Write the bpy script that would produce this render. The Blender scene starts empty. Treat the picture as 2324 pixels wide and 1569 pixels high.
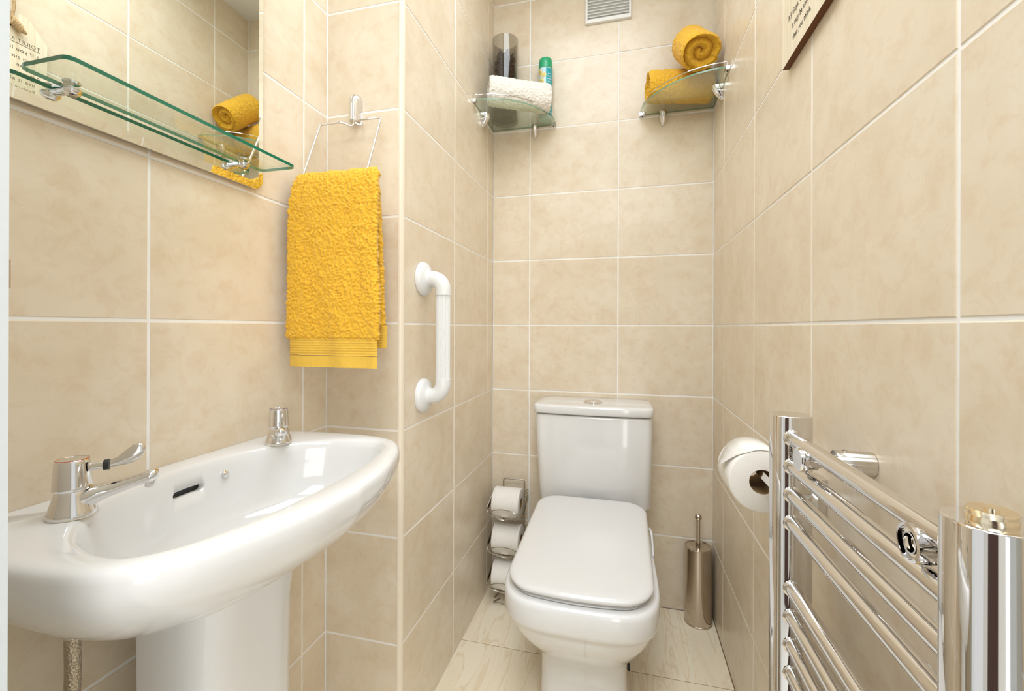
import bpy, math, random
import numpy as np
from mathutils import Matrix, Vector
random.seed(7)
S = bpy.context.scene
C = S.collection
H = 1.005                      # eye height above the floor

# ------------------------------------------------------------------ camera
cam_d = bpy.data.cameras.new('camera')
cam_d.sensor_width = 36.0
cam_d.lens = 36.0 * 1003.4 / 2324
cam_d.shift_x = -(1163.62 - 1162) / 2324
cam_d.shift_y = -(784.5 - 743.62) / 2324
cam_d.clip_start = 0.01
cam = bpy.data.objects.new('camera', cam_d)
cam.location = (0, 0, H)
cam.rotation_euler = (Matrix.Rotation(0.2479, 4, 'Z') @ Matrix.Rotation(math.pi / 2, 4, 'X') @ Matrix.Rotation(0.0034, 4, 'Z')).to_euler()
C.objects.link(cam)
S.camera = cam

# ------------------------------------------------------------------ light and exposure
S.view_settings.view_transform = 'Standard'
S.view_settings.look = 'None'
S.view_settings.gamma = 1.0
S.view_settings.use_curve_mapping = False
S.view_settings.exposure = 0.13
w = bpy.data.worlds.new('hall_light')
S.world = w
w.use_nodes = True
w.node_tree.nodes['Background'].inputs[0].default_value = (0.97, 0.97, 0.96, 1)
w.node_tree.nodes['Background'].inputs[1].default_value = 0.8

def area(name, loc, rot, sx, sy, power, col):
    d = bpy.data.lights.new(name, 'AREA')
    d.shape = 'RECTANGLE'; d.size = sx; d.size_y = sy; d.energy = power; d.color = col
    o = bpy.data.objects.new(name, d); C.objects.link(o)
    o.location = loc; o.rotation_euler = rot
    return o
LAMP = (0.83, 0.915, 1.0)
WARM = (0.94, 0.962, 0.975)
cl_ = area('ceiling_lamp', (-0.12, 0.72, 2.405), (0, 0, 0), 0.55, 1.0, 10.8, LAMP)
cl_.data.spread = math.radians(168)
area('hall_fill', (0.62, -1.30, 0.80), (math.radians(90), 0, math.radians(14)), 1.1, 1.5, 21.0, WARM)  # added fill behind the camera, no window there; lifts the low walls
area('hall_top_fill', (-0.05, -0.55, 2.36), (math.radians(38), 0, 0), 1.0, 0.7, 24.0, WARM)  # added fill, unseen, tipped through the doorway to brighten floor and lower walls

# ------------------------------------------------------------------ materials
def newmat(name):
    m = bpy.data.materials.new(name); m.use_nodes = True
    return m, m.node_tree.nodes, m.node_tree.links

def plain(name, col, rough=0.5, metal=0.0, bump=0.0, bscale=300, var=0.0, vscale=20, coat=0.0, spec=0.5, sheen=0.0, sss=0.0):
    m, n, l = newmat(name)
    b = n['Principled BSDF']
    b.inputs['Base Color'].default_value = (*col, 1)
    b.inputs['Roughness'].default_value = rough
    b.inputs['Metallic'].default_value = metal
    b.inputs['Specular IOR Level'].default_value = spec
    b.inputs['Coat Weight'].default_value = coat
    b.inputs['Coat Roughness'].default_value = 0.03
    if sheen:
        b.inputs['Sheen Weight'].default_value = sheen
        b.inputs['Sheen Roughness'].default_value = 0.5
    tc = n.new('ShaderNodeTexCoord')
    if var:
        t = n.new('ShaderNodeTexNoise'); t.inputs['Scale'].default_value = vscale; t.inputs['Detail'].default_value = 6
        r = n.new('ShaderNodeMapRange')
        r.inputs['From Min'].default_value = 0.3; r.inputs['From Max'].default_value = 0.7
        r.inputs['To Min'].default_value = 1 - var; r.inputs['To Max'].default_value = 1 + var
        x = n.new('ShaderNodeVectorMath'); x.operation = 'SCALE'
        x.inputs[0].default_value = col
        l.new(tc.outputs['Object'], t.inputs['Vector']); l.new(t.outputs['Fac'], r.inputs['Value'])
        l.new(r.outputs[0], x.inputs['Scale']); l.new(x.outputs[0], b.inputs['Base Color'])
    if bump:
        t = n.new('ShaderNodeTexNoise'); t.inputs['Scale'].default_value = bscale; t.inputs['Detail'].default_value = 3
        bp = n.new('ShaderNodeBump'); bp.inputs['Strength'].default_value = bump; bp.inputs['Distance'].default_value = 0.002
        l.new(tc.outputs['Object'], t.inputs['Vector']); l.new(t.outputs['Fac'], bp.inputs['Height']); l.new(bp.outputs[0], b.inputs['Normal'])
    return m

def tile_mat():
    m, n, l = newmat('beige_ceramic_tile')
    b = n['Principled BSDF']
    tc = n.new('ShaderNodeTexCoord'); oi = n.new('ShaderNodeObjectInfo')
    mul = n.new('ShaderNodeVectorMath'); mul.operation = 'SCALE'; mul.inputs[0].default_value = (37, 53, 71)
    l.new(oi.outputs['Random'], mul.inputs['Scale'])
    add = n.new('ShaderNodeVectorMath'); add.operation = 'ADD'
    l.new(tc.outputs['Object'], add.inputs[0]); l.new(mul.outputs[0], add.inputs[1])
    n1 = n.new('ShaderNodeTexNoise'); n1.inputs['Scale'].default_value = 9; n1.inputs['Detail'].default_value = 5; n1.inputs['Distortion'].default_value = 0.6
    n2 = n.new('ShaderNodeTexNoise'); n2.inputs['Scale'].default_value = 30; n2.inputs['Detail'].default_value = 9; n2.inputs['Roughness'].default_value = 0.72; n2.inputs['Distortion'].default_value = 0.5
    l.new(add.outputs[0], n1.inputs['Vector']); l.new(add.outputs[0], n2.inputs['Vector'])
    r1 = n.new('ShaderNodeValToRGB')
    r1.color_ramp.elements[0].position = 0.33; r1.color_ramp.elements[0].color = (0.742, 0.632, 0.478, 1)
    r1.color_ramp.elements[1].position = 0.66; r1.color_ramp.elements[1].color = (0.800, 0.704, 0.562, 1)
    l.new(n1.outputs['Fac'], r1.inputs['Fac'])
    r2 = n.new('ShaderNodeValToRGB')          # thin darker clouding and vein flecks
    r2.color_ramp.elements[0].position = 0.28; r2.color_ramp.elements[0].color = (0.93, 0.86, 0.79, 1)
    r2.color_ramp.elements[1].position = 0.52; r2.color_ramp.elements[1].color = (1.0, 1.0, 1.0, 1)
    l.new(n2.outputs['Fac'], r2.inputs['Fac'])
    mx = n.new('ShaderNodeMix'); mx.data_type = 'RGBA'; mx.blend_type = 'MULTIPLY'; mx.inputs['Factor'].default_value = 1
    l.new(r1.outputs[0], mx.inputs['A']); l.new(r2.outputs[0], mx.inputs['B'])
    l.new(mx.outputs['Result'], b.inputs['Base Color'])
    b.inputs['Roughness'].default_value = 0.27
    b.inputs['Specular IOR Level'].default_value = 0.45
    bp = n.new('ShaderNodeBump'); bp.inputs['Strength'].default_value = 0.05; bp.inputs['Distance'].default_value = 0.003
    l.new(n2.outputs['Fac'], bp.inputs['Height']); l.new(bp.outputs[0], b.inputs['Normal'])
    return m

def marble_mat():
    m, n, l = newmat('cream_marble_floor')
    b = n['Principled BSDF']
    tc = n.new('ShaderNodeTexCoord'); mp = n.new('ShaderNodeMapping')
    mp.inputs['Scale'].default_value = (20, 2.2, 4); mp.inputs['Rotation'].default_value = (0, 0, 0.18)
    oi = n.new('ShaderNodeObjectInfo')
    mul = n.new('ShaderNodeVectorMath'); mul.operation = 'SCALE'; mul.inputs[0].default_value = (3, 5, 7)
    l.new(oi.outputs['Random'], mul.inputs['Scale']); l.new(mul.outputs[0], mp.inputs['Location'])
    l.new(tc.outputs['Object'], mp.inputs['Vector'])
    n1 = n.new('ShaderNodeTexNoise'); n1.inputs['Scale'].default_value = 1.1; n1.inputs['Detail'].default_value = 8; n1.inputs['Distortion'].default_value = 0.9
    l.new(mp.outputs[0], n1.inputs['Vector'])
    r = n.new('ShaderNodeValToRGB'); e = r.color_ramp.elements
    e[0].position = 0.25; e[0].color = (0.86, 0.74, 0.56, 1)
    e[1].position = 0.75; e[1].color = (0.90, 0.81, 0.64, 1)
    q = e.new(0.47); q.color = (0.91, 0.81, 0.63, 1)
    q = e.new(0.50); q.color = (0.82, 0.68, 0.49, 1)
    q = e.new(0.53); q.color = (0.91, 0.82, 0.65, 1)
    l.new(n1.outputs['Fac'], r.inputs['Fac']); l.new(r.outputs[0], b.inputs['Base Color'])
    b.inputs['Roughness'].default_value = 0.22
    return m

def clear_glass(name, tint, rough=0.0, frost=0.0, frost_col=(0.8, 0.85, 0.78)):
    m, n, l = newmat(name)
    n.remove(n['Principled BSDF'])
    out = n['Material Output']
    t = n.new('ShaderNodeBsdfTransparent'); t.inputs[0].default_value = (*tint, 1)
    g = n.new('ShaderNodeBsdfGlossy'); g.inputs['Roughness'].default_value = rough; g.inputs[0].default_value = (1, 1, 1, 1)
    lw = n.new('ShaderNodeLayerWeight'); lw.inputs['Blend'].default_value = 0.5     # Schlick's curve, the same from both sides
    pw = n.new('ShaderNodeMath'); pw.operation = 'POWER'; pw.inputs[1].default_value = 5.0
    fr = n.new('ShaderNodeMath'); fr.operation = 'MULTIPLY_ADD'; fr.inputs[1].default_value = 0.9; fr.inputs[2].default_value = 0.04
    l.new(lw.outputs['Facing'], pw.inputs[0]); l.new(pw.outputs[0], fr.inputs[0])
    mx = n.new('ShaderNodeMixShader')
    l.new(fr.outputs[0], mx.inputs[0]); l.new(t.outputs[0], mx.inputs[1]); l.new(g.outputs[0], mx.inputs[2])
    last = mx
    if frost:
        d = n.new('ShaderNodeBsdfTranslucent'); d.inputs[0].default_value = (*frost_col, 1)
        d2 = n.new('ShaderNodeBsdfDiffuse'); d2.inputs[0].default_value = (*frost_col, 1)
        a = n.new('ShaderNodeMixShader'); a.inputs[0].default_value = 0.4
        l.new(d.outputs[0], a.inputs[1]); l.new(d2.outputs[0], a.inputs[2])
        k = n.new('ShaderNodeMixShader'); k.inputs[0].default_value = frost
        l.new(mx.outputs[0], k.inputs[1]); l.new(a.outputs[0], k.inputs[2]); last = k
    l.new(last.outputs[0], out.inputs['Surface'])
    return m

M = {}
M['tile'] = tile_mat()
M['grout'] = plain('white_grout', (0.90, 0.885, 0.85), 0.8, var=0.04, vscale=30)
M['marble'] = marble_mat()
M['floor_grout'] = plain('brown_floor_grout', (0.25, 0.14, 0.07), 0.9)
M['ceiling'] = plain('white_ceiling_paint', (0.86, 0.86, 0.84), 0.8, bump=0.1, bscale=120)
M['hallpaint'] = plain('cream_hall_paint', (0.74, 0.72, 0.67), 0.7)
M['trim'] = plain('bone_plastic_trim', (0.80, 0.71, 0.57), 0.3)
M['gloss'] = plain('white_gloss_paint', (0.66, 0.70, 0.715), 0.35, bump=0.15, bscale=90)
M['ceramic'] = plain('white_ceramic', (0.765, 0.76, 0.75), 0.08, coat=0.3)
M['seat'] = plain('white_seat_plastic', (0.70, 0.69, 0.68), 0.18)
M['plastic'] = plain('white_plastic', (0.76, 0.765, 0.76), 0.25)
M['ventwhite'] = plain('white_vent_plastic', (0.84, 0.84, 0.81), 0.35)
M['chrome'] = plain('chrome', (0.76, 0.75, 0.745), 0.04, metal=1.0)
M['chrome2'] = plain('brushed_chrome', (0.72, 0.70, 0.67), 0.12, metal=1.0)
M['steel'] = plain('warm_stainless_steel', (0.58, 0.51, 0.44), 0.10, metal=1.0)
M['wire'] = plain('wire_chrome', (0.52, 0.49, 0.44), 0.12, metal=1.0)
M['brass'] = plain('pale_brass', (0.86, 0.76, 0.58), 0.14, metal=1.0)
M['black'] = plain('black_rubber_and_slot_dark', (0.012, 0.012, 0.012), 0.45)
M['yellow'] = plain('mustard_terry', (0.78, 0.445, 0.040), 0.95, spec=0.1, sheen=0.25, var=0.10, vscale=260)
M['yellowband'] = plain('mustard_woven_band', (0.77, 0.485, 0.075), 0.9, spec=0.1, sheen=0.15, var=0.05, vscale=120)
M['whitetowel'] = plain('cream_terry', (0.80, 0.755, 0.68), 0.95, spec=0.1, sheen=0.2, var=0.06, vscale=260)
M['paper'] = plain('white_tissue_paper', (0.86, 0.83, 0.78), 0.9, spec=0.1, bump=0.25, bscale=260)
M['card'] = plain('brown_card_core', (0.30, 0.19, 0.09), 0.9)
M['mirror'] = plain('mirror_silver', (0.90, 0.92, 0.86), 0.0, metal=1.0)
M['mirrorback'] = plain('mirror_backing', (0.05, 0.045, 0.04), 0.6)
M['glass'] = clear_glass('clear_shelf_glass', (0.955, 0.98, 0.955))
M['glassedge'] = plain('green_glass_edge', (0.0, 0.16, 0.085), 0.08, coat=0.5)
M['cshelf'] = clear_glass('green_corner_glass', (0.93, 0.955, 0.905), frost=0.10, frost_col=(0.72, 0.78, 0.66))
M['cshelfedge'] = plain('corner_glass_edge', (0.20, 0.33, 0.22), 0.1)
M['smoke'] = clear_glass('smoked_glass', (0.76, 0.75, 0.72))
M['potpourri'] = plain('dried_brown_petals', (0.12, 0.045, 0.022), 0.8, var=0.6, vscale=90)
M['wood'] = None
M['woodedge'] = plain('scorched_wood_edge', (0.125, 0.036, 0.003), 0.6)
M['ink'] = plain('burnt_lettering', (0.035, 0.022, 0.012), 0.8)
M['rope'] = plain('jute_rope', (0.58, 0.40, 0.22), 0.95, bump=0.6, bscale=500, var=0.2, vscale=300)
M['cangreen'] = plain('green_cap_plastic', (0.02, 0.36, 0.16), 0.3)
M['canbody'] = plain('pale_blue_can', (0.55, 0.72, 0.76), 0.25)
M['canteal'] = plain('teal_can_panel', (0.02, 0.36, 0.40), 0.3)
M['lemon'] = plain('lemon_yellow_print', (0.80, 0.58, 0.03), 0.35)
M['lemonrind'] = plain('lemon_pale_print', (0.85, 0.80, 0.55), 0.35)
M['gold'] = plain('gold_print', (0.72, 0.50, 0.15), 0.4)
M['doorwood'] = plain('dark_brown_door_paint', (0.055, 0.022, 0.012), 0.4)

def wood_mat():
    m, n, l = newmat('pale_pine')
    b = n['Principled BSDF']
    tc = n.new('ShaderNodeTexCoord'); mp = n.new('ShaderNodeMapping'); mp.inputs['Scale'].default_value = (30, 95, 5)
    l.new(tc.outputs['Object'], mp.inputs['Vector'])
    t = n.new('ShaderNodeTexNoise'); t.inputs['Scale'].default_value = 1; t.inputs['Detail'].default_value = 5; t.inputs['Distortion'].default_value = 0.5
    l.new(mp.outputs[0], t.inputs['Vector'])
    r = n.new('ShaderNodeValToRGB'); e = r.color_ramp.elements
    e[0].position = 0.3; e[0].color = (0.72, 0.60, 0.42, 1); e[1].position = 0.6; e[1].color = (0.84, 0.75, 0.58, 1)
    l.new(t.outputs['Fac'], r.inputs['Fac']); l.new(r.outputs[0], b.inputs['Base Color'])
    b.inputs['Roughness'].default_value = 0.55
    return m
M['wood'] = wood_mat()

# ------------------------------------------------------------------ helpers
def mesh(name, V, F, mat, parent=None, smooth=True, angle=40, mats=None, midx=None):
    me = bpy.data.meshes.new(name)
    V = np.asarray(V, dtype=float).reshape(-1, 3)
    me.from_pydata([tuple(v) for v in V], [], [tuple(int(i) for i in f) for f in F])
    for mm in (mats or [mat]):
        me.materials.append(M[mm] if isinstance(mm, str) else mm)
    if midx is not None:
        me.polygons.foreach_set('material_index', np.asarray(midx, dtype=np.int32))
    if smooth:
        me.polygons.foreach_set('use_smooth', np.ones(len(me.polygons), dtype=bool))
        if angle < 179:
            me.set_sharp_from_angle(angle=math.radians(angle))
    me.update()
    o = bpy.data.objects.new(name, me); C.objects.link(o)
    if parent is not None:
        attach(o, parent)
    return o

def fixn(o):
    import bmesh
    bm = bmesh.new(); bm.from_mesh(o.data)
    bmesh.ops.recalc_face_normals(bm, faces=bm.faces)
    bm.to_mesh(o.data); bm.free()
    return o

def attach(o, parent):
    """meshes are built in world space: a part hangs under its Empty without moving"""
    o.parent = parent
    o.matrix_parent_inverse = Matrix.Translation(-parent.location) if parent.parent is None else Matrix.Identity(4)

def thing(name, label, cat, loc, group=None):
    o = bpy.data.objects.new(name, None); C.objects.link(o)
    o.empty_display_size = 0.03
    o.location = loc; tag(o, label, cat, group)
    return o

def tag(o, label, cat, group=None):
    o['label'] = label; o['category'] = cat
    if group: o['group'] = group
    return o

def struct(o):
    o['kind'] = 'structure'; return o

def join(parts):
    V, F, k = [], [], 0
    for v, f in parts:
        v = np.asarray(v, dtype=float).reshape(-1, 3)
        V.append(v); F += [tuple(i + k for i in ff) for ff in f]; k += len(v)
    return np.vstack(V), F

def box(x0, x1, y0, y1, z0, z1):
    V = [(x0, y0, z0), (x1, y0, z0), (x1, y1, z0), (x0, y1, z0), (x0, y0, z1), (x1, y0, z1), (x1, y1, z1), (x0, y1, z1)]
    F = [(0, 3, 2, 1), (4, 5, 6, 7), (0, 1, 5, 4), (1, 2, 6, 5), (2, 3, 7, 6), (3, 0, 4, 7)]
    return np.array(V, float), F

def loft(rings, cap0=True, cap1=True, closed=True):
    rings = [np.asarray(r, float) for r in rings]
    n = len(rings[0]); V = np.vstack(rings); F = []
    for i in range(len(rings) - 1):
        a, b = i * n, (i + 1) * n
        for j in range(n if closed else n - 1):
            k = (j + 1) % n
            F.append((a + j, a + k, b + k, b + j))
    if cap0: F.append(tuple(range(n))[::-1])
    if cap1: F.append(tuple(range((len(rings) - 1) * n, len(rings) * n)))
    return V, F

def circ(n=24, r=1.0):
    a = np.arange(n) * 2 * np.pi / n
    return np.stack([np.cos(a) * r, np.sin(a) * r], 1)

def frame_of(d):
    d = np.asarray(d, float); d = d / np.linalg.norm(d)
    up = np.array([0, 0, 1.0]) if abs(d[2]) < 0.95 else np.array([1.0, 0, 0])
    u = np.cross(up, d); u /= np.linalg.norm(u)
    return d, u, np.cross(d, u)

def lathe(profile, base, axis=(0, 0, 1), n=32, cap0=True, cap1=True):
    d, u, v = frame_of(axis); base = np.asarray(base, float); c = circ(n)
    rings = [base + d * t + (u * c[:, :1] + v * c[:, 1:]) * max(r, 1e-5) for r, t in profile]
    return loft(rings, cap0, cap1)

def tube(path, r, n=12, closed=False, caps=True):
    P = np.asarray(path, float); N = len(P)
    rr = np.full(N, r) if np.isscalar(r) else np.asarray(r, float)
    T = np.zeros_like(P)
    for i in range(N):
        a = P[(i - 1) % N] if (closed or i > 0) else P[i]
        b = P[(i + 1) % N] if (closed or i < N - 1) else P[i]
        T[i] = (b - a) / np.linalg.norm(b - a)
    d, u, v = frame_of(T[0]); c = circ(n); rings = []
    for i in range(N):
        u = u - T[i] * np.dot(u, T[i]); u /= np.linalg.norm(u); v = np.cross(T[i], u)
        rings.append(P[i] + (u * c[:, :1] + v * c[:, 1:]) * rr[i])
    if closed:
        rings.append(rings[0]); return loft(rings, False, False)
    return loft(rings, caps, caps)

def rounded(path, rad, n=5):
    """polyline with its inner corners rounded"""
    P = [np.asarray(p, float) for p in path]; out = [P[0]]
    for a, b, c in zip(P[:-2], P[1:-1], P[2:]):
        l1, l2 = np.linalg.norm(a - b), np.linalg.norm(c - b)
        r = min(rad, l1 * 0.45, l2 * 0.45)
        p, q = b + (a - b) / l1 * r, b + (c - b) / l2 * r
        for t in np.linspace(0, 1, n + 1):
            out.append((1 - t) ** 2 * p + 2 * t * (1 - t) * b + t * t * q)
    out.append(P[-1]); return np.array(out)

def rrect(x0, x1, y0, y1, r, n=6, bow=0.0):
    """rounded rectangle in plan, counter-clockwise; bow pushes the y0 side outwards"""
    pts = []
    for cx, cy, a0 in ((x1 - r, y0 + r, -90), (x1 - r, y1 - r, 0), (x0 + r, y1 - r, 90), (x0 + r, y0 + r, 180)):
        for k in range(n + 1):
            a = math.radians(a0 + 90 * k / n); pts.append((cx + r * math.cos(a), cy + r * math.sin(a)))
    # extra points along the front
    m = 12
    xs = np.linspace(x0 + r, x1 - r, m + 2)[1:-1]
    pts += [(x, y0) for x in xs]
    P = np.array(pts)
    if bow:
        cx, hw, my = (x0 + x1) / 2, (x1 - x0) / 2, (y0 + y1) / 2
        wgt = np.clip((my - P[:, 1]) / (my - y0), 0, 1)
        P[:, 1] -= bow * (1 - ((P[:, 0] - cx) / hw) ** 2) * wgt
    return P

def at_z(P2, z):
    return np.column_stack([P2, np.full(len(P2), z)])

def catmull(P, n):
    P = np.asarray(P, float); Q = np.vstack([2 * P[0] - P[1], P, 2 * P[-1] - P[-2]])
    out = []
    for i in range(1, len(Q) - 2):
        for t in np.linspace(0, 1, n, endpoint=False):
            a, b, c, d = Q[i - 1], Q[i], Q[i + 1], Q[i + 2]
            out.append(0.5 * (2 * b + (c - a) * t + (2 * a - 5 * b + 4 * c - d) * t * t + (3 * b - a - 3 * c + d) * t ** 3))
    out.append(P[-1]); return np.array(out)

def hash3(i, j, k):
    h = (i * 374761393 + j * 668265263 + k * 2147483647 + 1013904223) & 0xffffffff
    h = ((h ^ (h >> 13)) * 1274126177) & 0xffffffff
    return ((h ^ (h >> 16)) & 0xffff) / 65535.0

def vnoise(P):
    P = np.asarray(P, float); I = np.floor(P).astype(np.int64); f = P - I; f = f * f * (3 - 2 * f)
    r = 0
    for a in (0, 1):
        for b in (0, 1):
            for c in (0, 1):
                wgt = (f[:, 0] if a else 1 - f[:, 0]) * (f[:, 1] if b else 1 - f[:, 1]) * (f[:, 2] if c else 1 - f[:, 2])
                r = r + wgt * hash3(I[:, 0] + a, I[:, 1] + b, I[:, 2] + c)
    return r

def vnormals(V, F):
    """smooth vertex normals of a quad/tri soup"""
    N = np.zeros_like(V)
    for k in (3, 4):
        Q = np.array([f for f in F if len(f) == k], dtype=np.int64)
        if len(Q) == 0: continue
        fn = np.cross(V[Q[:, 1]] - V[Q[:, 0]], V[Q[:, 2]] - V[Q[:, 0]])
        for c in range(k): np.add.at(N, Q[:, c], fn)
    return N / (np.linalg.norm(N, axis=1)[:, None] + 1e-12)

def terry(V, F, amp=0.0016, cell=0.0032, mask=None):
    N = vnormals(V, F)
    d = (vnoise(V / cell) - 0.45) * 2 * amp + (vnoise(V / (cell * 1.9) + 17) - 0.5) * 0.9 * amp
    if mask is not None: d = d * mask
    return V + N * d[:, None]

# ------------------------------------------------------------------ the room
XL, XS, XR, YF, YB, YD, ZC = -0.7066, -0.5045, 0.3005, 0.9364, 1.6743, 0.2043, 2.417
TH, G, REC = 0.008, 0.0042, 0.0009          # tile thickness, joint width, joint depth
TILE_CACHE = {}

def tile_mesh(wd, ht, th, matname):
    key = (round(wd, 4), round(ht, 4), th, matname)
    if key in TILE_CACHE: return TILE_CACHE[key]
    b = 0.0013
    a, h = wd / 2, ht / 2
    rings = [[(-a, -h, -th), (a, -h, -th), (a, h, -th), (-a, h, -th)],
             [(-a, -h, -b), (a, -h, -b), (a, h, -b), (-a, h, -b)],
             [(-a + b * .3, -h + b * .3, -b * .3), (a - b * .3, -h + b * .3, -b * .3), (a - b * .3, h - b * .3, -b * .3), (-a + b * .3, h - b * .3, -b * .3)],
             [(-a + b, -h + b, 0), (a - b, -h + b, 0), (a - b, h - b, 0), (-a + b, h - b, 0)]]
    V, F = loft(rings, True, True)
    me = bpy.data.meshes.new('tile')
    me.from_pydata([tuple(v) for v in V], [], F)
    me.materials.append(M[matname])
    TILE_CACHE[key] = me
    return me

def put_tile(parent, name, me, origin, ax, bx, nx):
    o = bpy.data.objects.new(name, me); C.objects.link(o)
    o.parent = parent
    m = Matrix.Identity(4)
    for r in range(3):
        m[r][0], m[r][1], m[r][2], m[r][3] = ax[r], bx[r], nx[r], origin[r]
    o.matrix_basis = m
    return o

Z_ROWS = [1.0139 + k * 0.2515 for k in range(-4, 6)]
ZR = [0.0] + [z for z in Z_ROWS if z > 0.02] + [ZC]

def tiled_wall(name, plane_axis, plane, n_sign, along_joints, slab):
    """plane_axis 'x' or 'y'; along_joints = the edges and joints along the wall"""
    g = mesh(name, *box(*slab), 'grout', smooth=False); struct(g)
    aj = sorted(along_joints)
    for a0, a1 in zip(aj[:-1], aj[1:]):
        e0 = 0.0012 if a0 == aj[0] else G / 2
        e1 = 0.0012 if a1 == aj[-1] else G / 2
        for z0, z1 in zip(ZR[:-1], ZR[1:]):
            wd, ht = a1 - a0 - e0 - e1, z1 - z0 - G
            if ht < 0.01 or wd < 0.004: continue
            me = tile_mesh(wd, ht, TH, 'tile')
            mid, mz = (a0 + e0 + a1 - e1) / 2, (z0 + z1) / 2
            jit = random.uniform(-0.0003, 0.0003)
            if plane_axis == 'x':
                put_tile(g, 'tile', me, (plane + jit, mid, mz), (0, n_sign, 0), (0, 0, 1), (n_sign, 0, 0))
            else:
                put_tile(g, 'tile', me, (mid, plane + jit, mz), (-n_sign, 0, 0), (0, 0, 1), (0, n_sign, 0))
    return g

TK = 0.03
tiled_wall('wall_right', 'x', XR, -1, [YD, 0.5005, 0.8336, 1.1679, 1.5025, YB], (XR + REC, XR + TK, YD - 0.1, YB + TK, 0, ZC))
tiled_wall('wall_back', 'y', YB, -1, [XS, -0.3568, -0.0241, XR], (XS, XR + REC, YB + REC, YB + TK, 0, ZC))
tiled_wall('wall_boxing_side', 'x', XS, 1, [YF + 0.008, 1.2661, 1.6006, YB], (XS - TK, XS - REC, YF + 0.004, YB + TK, 0, ZC))
tiled_wall('wall_boxing_front', 'y', YF, -1, [XL, XS - 0.008], (XL - REC, XS - 0.004, YF + REC, YF + TK, 0, ZC))
tiled_wall('wall_left', 'x', XL, 1, [YD, 0.5198, 0.8557, YF], (XL - TK, XL - REC, YD - 0.1, YF + TK, 0, ZC))
# quarter-round corner bead of the boxing
a = np.linspace(0, math.pi / 2, 9)
bead = [(XS - 0.0085, YF - 0.0015)] + [(XS - 0.0085 + 0.0105 * math.sin(t), YF + 0.0090 - 0.0105 * math.cos(t)) for t in a] + [(XS - 0.009, YF + 0.009)]
struct(mesh('trim_1', *loft([at_z(np.array(bead), 0), at_z(np.array(bead), ZC)]), 'trim', angle=50))

# floor and its marble tiles
fl = struct(mesh('floor', *box(XL - 0.03, XR + 0.03, YD - 0.1, YB + 0.03, -0.03, -0.0018), 'floor_grout', smooth=False))
FG = 0.0026
for y0, y1 in ((0.1043, 0.339), (0.339, 0.672), (0.672, 1.0065), (1.0065, 1.341), (1.341, YB)):
    for x0, x1 in ((XL, -0.10), (-0.10, XR)):
        me = tile_mesh(x1 - x0 - FG, y1 - y0 - FG, 0.008, 'marble')
        put_tile(fl, 'floor_tile', me, ((x0 + x1) / 2, (y0 + y1) / 2, 0), (1, 0, 0), (0, 1, 0), (0, 0, 1))
struct(mesh('ceiling', *box(XL - 0.03, XR + 0.03, YD - 0.1, YB + 0.03, ZC, ZC + 0.03), 'ceiling', smooth=False))

# wall with the doorway the camera stands in
DX0, DX1, DH = -0.40, 0.285, 2.02
struct(mesh('wall_front', *join([box(XL - 0.03, DX0 - 0.03, YD - 0.1, YD - 0.004, 0, ZC), box(DX0 - 0.03, XR + 0.03, YD - 0.1, YD - 0.004, DH + 0.03, ZC)]), 'hallpaint', smooth=False))
dr = struct(mesh('door_1', *join([box(DX0 - 0.03, DX0, YD - 0.11, YD, 0, DH + 0.03), box(DX1, XR + 0.01, YD - 0.11, YD, 0, DH + 0.03), box(DX0, DX1, YD - 0.11, YD, DH, DH + 0.03)]), 'gloss', smooth=False))
mesh('strike_plate', *box(DX0 - 0.014, DX0 - 0.0003, YD - 0.001, YD + 0.0011, H + 0.0253, H + 0.0445), 'steel', dr, smooth=False)
# the hall behind the camera
struct(mesh('floor_hall', *box(-1.4, 1.2, -1.35, YD - 0.1, -0.03, 0), 'hallpaint', smooth=False))
struct(mesh('wall_hall', *box(-1.4, 1.2, -1.38, -1.35, 0, ZC), 'hallpaint', smooth=False))

d2 = struct(mesh('added_dark_door', *box(-0.78, -0.02, -1.349, -1.31, 0, 2.0), 'doorwood', smooth=False))  # unseen door, added so the chrome has something dark to reflect

# ------------------------------------------------------------------ wash basin on its pedestal
BY, BZ = 0.548, H - 0.222
def half_to_ring(half, nn=8):
    h = catmull(half, nn)
    return np.vstack([h, h[-2::-1] * np.array([-1, 1])])          # (u, d): right back -> front -> left back

OUT_H = [(0.252, 0.0), (0.262, 0.05), (0.268, 0.12), (0.267, 0.19), (0.257, 0.24), (0.236, 0.274), (0.20, 0.300), (0.155, 0.319), (0.08, 0.341), (0, 0.350)]
IN_H = [(0, 0.036), (0.06, 0.043), (0.11, 0.058), (0.165, 0.092), (0.205, 0.14), (0.222, 0.185), (0.226, 0.215), (0.218, 0.245), (0.185, 0.272), (0.125, 0.291), (0.06, 0.299), (0, 0.301)]
def resample(P, n, closed):
    P = np.asarray(P, float)
    if closed: P = np.vstack([P, P[:1]])
    s = np.concatenate([[0], np.cumsum(np.linalg.norm(np.diff(P, axis=0), axis=1))])
    t = np.linspace(0, s[-1], n, endpoint=not closed)
    return np.column_stack([np.interp(t, s, P[:, k]) for k in range(P.shape[1])])

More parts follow.
